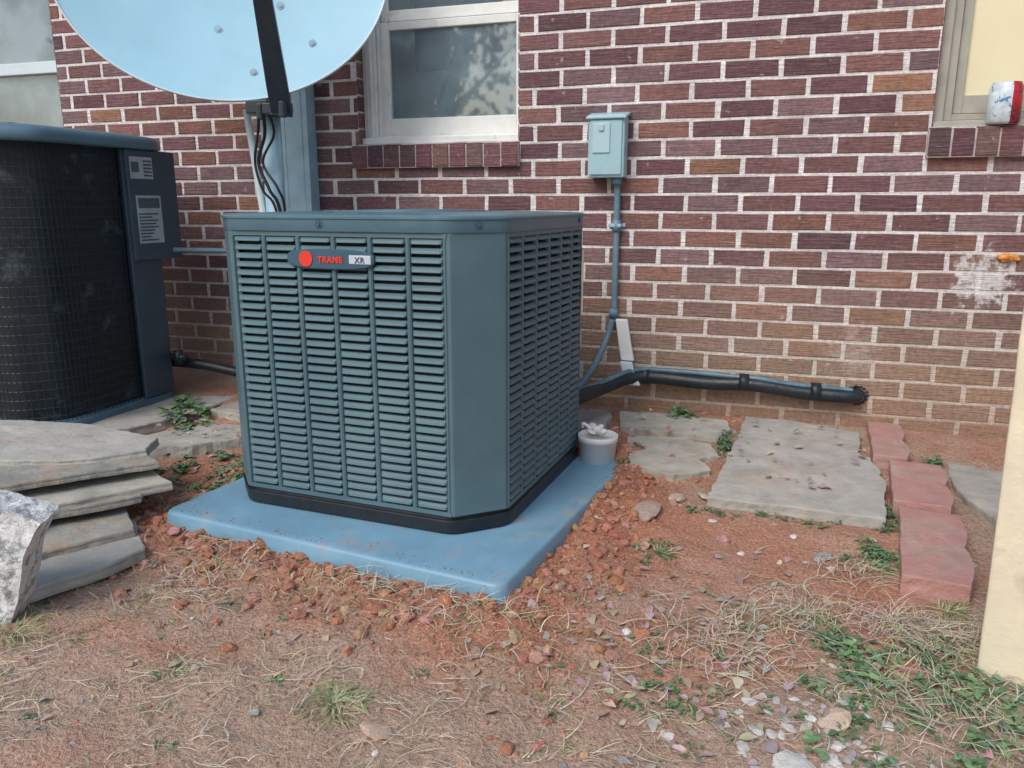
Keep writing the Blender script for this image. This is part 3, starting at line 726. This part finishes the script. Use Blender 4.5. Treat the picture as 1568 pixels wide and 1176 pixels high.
# ---------------------------------------------------------------- clods
def free(x,y,margin=.0): return padd(x,y)>margin
m=MB(); cnt=0
clc=[(.45,.21,.13),(.48,.245,.165),(.38,.17,.105),(.50,.31,.23),(.42,.19,.12)]
while cnt<4600:
    x,y=U(-1.95,.1),U(-2.0,-.4); d=padd(x,y)
    if d<.004: continue
    lx,ly=padlocal(x,y)
    w=math.exp(-(d/.15)**1.3)*(1.0 if ly<0 or lx<0 else .6)
    if R()>w: continue
    s=U(.002,.006) if R()<.86 else U(.006,.017)
    rock(m,(x,y,gz(x,y)+s*.2),s,tuple(v*U(.85,1.1) for v in random.choice(clc)),0,1 if s<.009 else 2,.8,.28); cnt+=1
for i in range(2200):
    x,y=U(-1.9,.9),U(-2.45,-.3)
    if not free(x,y,.02): continue
    s=U(.0012,.0045)
    rock(m,(x,y,gz(x,y)+s*.2),s,tuple(v*U(.8,1.2) for v in random.choice(clc)),0,1,.8,.25)
for i in range(200):
    e=abs(random.gauss(0,.03))+.008
    if R()<.7: lx,ly=U(-.53,.53),-PD/2+e
    else: lx,ly=(PW/2-e)*(1 if R()<.5 else -1),U(-.45,.4)
    a=PADR; x=PADC[0]+lx*math.cos(a)-ly*math.sin(a); y=PADC[1]+lx*math.sin(a)+ly*math.cos(a)
    s=U(.0008,.003); rock(m,(x,y,.0755+s*.3),s,random.choice(clc),0,1,.7,.25)
m.obj('soil_clods',[M_clod])
m=MB()
for i in range(150):
    if R()<.7: x,y=random.gauss(.16,.09),random.gauss(-1.80,.09)
    else: x,y=U(-1.6,.7),U(-2.3,-.9)
    if not free(x,y,.02): continue
    s=U(.003,.012)*(1 if R()<.8 else 1.4); g=U(.4,.72); rock(m,(x,y,gz(x,y)+s*.1),s,(g,g*.96,g*.92),0,2,.4,.2)
for (x,y,s,c) in ((-.245,-1.565,.013,(.85,.83,.78)),(.17,-1.74,.032,(.62,.48,.38)),(.10,-1.90,.03,(.6,.6,.58)),(-.62,-2.02,.033,(.60,.44,.34)),(-.30,-.93,.045,(.42,.32,.28)),(-.22,-.80,.04,(.52,.40,.33)),(-.13,-.77,.03,(.58,.54,.46)),(.20,-1.95,.03,(.58,.44,.36)),(.19,-1.05,.03,(.34,.33,.33))):
    rock(m,(x,y,gz(x,y)+s*.1),s,c,0,2,.35,.14)
m.obj('gravel',[M_clod])

# ---------------------------------------------------------------- straw
def blade(mb,x,y,z,ang,L0,w,up,curl,c,seg=5):
    V=[];px,py,pz=x,y,z; a=ang; st_=L0/seg; e=up
    for i in range(seg+1):
        ww=w*(1-.8*(i/seg)**2); nx_,ny_=-math.sin(a),math.cos(a)
        V+=[(px-nx_*ww,py-ny_*ww,pz),(px+nx_*ww,py+ny_*ww,pz+.0004)]
        px+=math.cos(a)*math.cos(e)*st_; py+=math.sin(a)*math.cos(e)*st_; pz+=math.sin(e)*st_
        a+=curl; e-=(up*1.8)/seg
        g=gz(px,py)+.001
        if pz<g: pz=g
    mb.add(V,[(2*i,2*i+2,2*i+3,2*i+1) for i in range(seg)],0,c)
m=MB(); sc_=[(.62,.52,.38),(.54,.44,.33),(.70,.63,.51),(.46,.36,.28),(.50,.46,.41),(.58,.49,.32)]
cnt=0;tries=0
while cnt<3600 and tries<60000:
    tries+=1
    x,y=U(-2.0,.95),U(-2.45,-.95)
    if not free(x,y,.03): continue
    q=litter(x,y); n2=noise.noise(Vector((x*6,y*6,9)))
    if R()>q*.8*(1+1.8*n2)*sm(.02,.35,padd(x,y))+.03: continue
    ang=noise.noise(Vector((x*4,y*4,4)))*6+U(-.9,.9)
    c=random.choice(sc_); k=U(.75,1.15)
    blade(m,x,y,gz(x,y)+U(.001,.008),ang,U(.015,.08),U(.0005,.0012),U(0,.5),U(-.3,.3),tuple(v*k for v in c)); cnt+=1
for (cx,cy,sg,n) in ((.36,-1.38,.07,560),(.13,-1.36,.08,300),(-.05,-1.55,.09,320),(-.62,-1.62,.10,240),(.25,-1.12,.06,90),(-1.35,-1.62,.12,220),(.40,-1.62,.1,300),(-.90,-1.60,.08,140)):
    for i in range(n):
        x,y=random.gauss(cx,sg),random.gauss(cy,sg*.7)
        if not free(x,y,.03): continue
        c=random.choice(sc_); blade(m,x,y,gz(x,y)+U(.002,.012),U(0,6.28),U(.03,.10),U(.0005,.0013),U(0,.7),U(-.3,.3),tuple(v*U(.8,1.15) for v in c))
m.obj('dry_straw',[M_straw])
m=MB()
def leafshape(mb,x,y,z,ang,L0,W0,tilt,c,curl=.3,roll=0,m_=0):
    V=[];n=5; ca,sa=math.cos(ang),math.sin(ang)
    for i in range(n+1):
        t=i/n; w=W0*math.sin(math.pi*min(.97,max(.04,t**.8)))
        l=L0*t; h=math.sin(tilt)*l-curl*l*l/L0*.5; f=math.cos(tilt)*l
        for s,hh in ((-1,.25*w),(0,0),(1,.25*w)):
            px=x+ca*f-sa*w*s; py=y+sa*f+ca*w*s; V.append((px,py,z+h+hh+roll*s*w))
    F=[]
    for i in range(n):
        for k in range(2): a=i*3+k; F.append((a,a+3,a+4,a+1))
    mb.add(V,F,m_,c)
dl=[(.36,.29,.24),(.44,.34,.26),(.30,.24,.21),(.48,.42,.37),(.39,.34,.32)]
for i in range(620):
    if R()<.35: x,y=random.gauss(-.05,.22),random.gauss(-1.62,.2)
    elif R()<.3: x,y=U(-2.2,-1.6),U(-1.2,-.5)
    elif R()<.3: x,y=U(-.5,.4),U(-.7,-.1)
    else: x,y=U(-1.8,.8),U(-2.3,-1.0)
    if not free(x,y,.02): continue
    zadd=.045 if y>-.85 else .004
    c=random.choice(dl); leafshape(m,x,y,gz(x,y)+zadd,U(0,6.28),U(.012,.035),U(.004,.011),U(-.1,.35),tuple(v*U(.8,1.2) for v in c),U(.1,.7),U(-.5,.5))
m.obj('dead_leaves',[M_straw],smooth=True)
# ---------------------------------------------------------------- weeds & grass
gr_=[(.11,.22,.09),(.14,.27,.12),(.09,.18,.08),(.18,.29,.14),(.15,.25,.17)]
def weed(mb,x,y,n,r_,h,ls_):
    z=gz(x,y)
    for i in range(n):
        a=U(0,6.28); rr=r_*math.sqrt(R()); px,py=x+rr*math.cos(a),y+rr*math.sin(a); hz=U(.2,1)*h*(1-.5*rr/r_)
        tube(mb,[(x+(px-x)*.3,y+(py-y)*.3,z),(px,py,z+hz)],.0007,3,0,(.12,.2,.08),cap=False)
        k=U(.75,1.25); c=tuple(v*k for v in random.choice(gr_)); ll=U(.6,1.2)*ls_
        for b in range(random.choice((1,2,3))): leafshape(mb,px,py,max(z,gz(px,py))+hz,a+U(-1.2,1.2)+b*2.1,ll,ll*U(.28,.42),U(-.1,.6),c,U(.2,.8),U(-.2,.2))
def patch(items):
    mb=MB()
    for it in items: weed(mb,*it)
    mb.obj('weed_patch',[M_leaf],smooth=True)
it=[]
for i in range(66):
    x,y=random.gauss(.36,.12),random.gauss(-1.64,.12); it.append((x,y,random.randint(5,12),U(.02,.05),U(.008,.03),U(.010,.022)))
for i in range(26):
    x,y=random.gauss(-.08,.12),random.gauss(-1.70,.08); it.append((x,y,random.randint(4,9),U(.015,.035),U(.004,.015),U(.006,.013)))
for i in range(16): it.append((random.gauss(.34,.05),random.gauss(-1.02,.04),9,.03,.02,.014))
for i in range(10): it.append((random.gauss(-.22,.03),random.gauss(-1.15,.03),7,.025,.012,.010))
for i in range(12): it.append((random.gauss(.20,.03),random.gauss(-1.47,.03),9,.03,.02,.014))
for i in range(60):
    it.append((U(-1.9,.6),U(-2.2,-1.45),random.randint(3,7),U(.01,.025),U(.003,.012),U(.005,.012)))
patch(it)
it=[(-2.22,-.62,30,.09,.07,.045),(-2.12,-.72,20,.07,.05,.035),(-1.98,-.80,16,.05,.03,.03),(-2.30,-.50,12,.05,.06,.04)]
for i in range(26): it.append((U(-2.05,-1.62),U(-1.15,-.85),7,.03,.02,.02))
for i in range(12): it.append((U(-1.75,-1.6),U(-1.2,-1.0),6,.03,.015,.015))
patch(it)
it=[(-.30,-.075,34,.05,.06,.02),(-.27,-.085,24,.05,.04,.02),(-.46,-.06,10,.03,.03,.015),(-.70,-.10,10,.04,.05,.02)]
for i in range(14): it.append((-.105+U(-.02,.02),U(-.45,-.2),8,.025,.04,.014))
for i in range(20): it.append((U(-.2,.4),-.875+U(-.02,.02),6,.02,.014,.010))
for i in range(8): it.append((.39+U(-.015,.015),U(-.9,-.7),8,.02,.03,.012))
for i in range(6): it.append((.565+U(-.02,.02),U(-.40,-.30),8,.025,.04,.014))
for i in range(8): it.append((U(-.44,-.40),U(-.62,-.40),6,.02,.02,.010))
patch(it)
m=MB()
def tuft(x,y,n,r_,L0):
    for i in range(n):
        a=U(0,6.28); rr=r_*R(); px,py=x+rr*math.cos(a),y+rr*math.sin(a)
        c=random.choice([(.18,.28,.12),(.24,.34,.15),(.40,.42,.22),(.54,.49,.32)]) ; k=U(.8,1.2)
        blade(m,px,py,gz(px,py),a+U(-.8,.8),U(.5,1.1)*L0,U(.0006,.0013),U(.3,1.1),U(-.15,.15),tuple(v*k for v in c),6)
for t_ in ((-.74,-1.98,220,.06,.05),(-1.12,-1.98,60,.05,.04),(-1.05,-1.62,50,.06,.04),(.30,-1.10,60,.04,.06),(.13,-1.38,90,.05,.05),(.42,-1.42,160,.10,.08),(.25,-1.62,120,.12,.06),(-.23,-1.15,60,.05,.05),(-.05,-1.45,90,.12,.05),(-.5,-1.62,60,.14,.04),(-.85,-1.58,60,.16,.04),(-1.3,-1.6,60,.12,.04),(-1.55,-1.98,90,.06,.07),(.48,-1.72,160,.1,.06),(.45,-1.25,90,.04,.06),(-.35,-1.85,60,.15,.05),(-.62,-1.72,50,.12,.04)): tuft(*t_)
for i in range(60): tuft(U(-1.9,.7),U(-2.35,-1.35),8,.03,.04)
m.obj('grass',[M_leaf])

# ---------------------------------------------------------------- trees behind the camera (reflected in the panes)
def tree(x,y,h):
    t=empty('tree',(x,y,0)); m=MB()
    tube(m,smoothpath([(0,0,-.1),(.1,.05,h*.3),(-.1,.1,h*.6),(0,0,h*.85)]),[.22*(1-.8*i/24) for i in range(25)],8)
    for i in range(9):
        a=U(0,6.28); z=h*U(.35,.75); l=h*U(.15,.28)
        tube(m,[(0,0,z),(l*.5*math.cos(a),l*.5*math.sin(a),z+l*.3),(l*math.cos(a),l*math.sin(a),z+l*.7)],[.09,.06,.02],5)
    m.obj('trunk',[M_bark],parent=t)
    m=MB(); cl_=[(random.gauss(0,h*.19),random.gauss(0,h*.19),h*U(.35,1.0)) for i in range(45)]
    for i in range(1300):
        c=random.choice(cl_); p=[c[k]+random.gauss(0,h*.042) for k in range(3)]; s=U(.07,.17); v=Vector((U(-1,1),U(-1,1),U(-1,1))).normalized(); w=v.orthogonal().normalized()*s; v=v*s
        k=U(.6,1.3); p=Vector(p); m.add([tuple(p-w),tuple(p+v),tuple(p+w),tuple(p-v)],[(0,1,2,3)],0,(.05*k,.085*k,.03*k))
    m.obj('crown',[M_leaf],parent=t)
for (x,y,h) in ((-2,-20,7),(5.5,-22,9),(11,-18,8),(-9.5,-20,8),(-13.5,-21,7),(-19,-19,8)): tree(x,y,h)

cam=bpy.data.cameras.new('camera'); cam.sensor_width=36; cam.lens=36*1200/1568; cam.clip_start=.02; cam.clip_end=400
co=bpy.data.objects.new('camera',cam); col.objects.link(co); co.location=(0,-3.14,.95); co.rotation_euler=(rad(77),0,rad(18)); sc.camera=co
w=bpy.data.worlds.new('World'); sc.world=w; w.use_nodes=True; nt=w.node_tree
bg=nt.nodes['Background']; sky=nt.nodes.new('ShaderNodeTexSky'); sky.sky_type='NISHITA'; sky.sun_disc=False
el_,az_=rad(46),rad(200)
sky.sun_elevation=el_; sky.sun_rotation=az_; sky.air_density=1.4; sky.dust_density=3.0; sky.ozone_density=1.5
nt.links.new(sky.outputs[0],bg.inputs[0]); bg.inputs[1].default_value=.15
sd=bpy.data.lights.new('sun','SUN'); sd.energy=1.5; sd.angle=rad(35); sd.color=(1,.98,.96)
so=bpy.data.objects.new('sun',sd); col.objects.link(so)
dirv=Vector((math.sin(az_)*math.cos(el_),math.cos(az_)*math.cos(el_),math.sin(el_)))
so.rotation_euler=dirv.to_track_quat('Z','Y').to_euler(); so.location=(0,-5,5)
sc.view_settings.view_transform='Standard'; sc.view_settings.look='None'; sc.view_settings.exposure=0
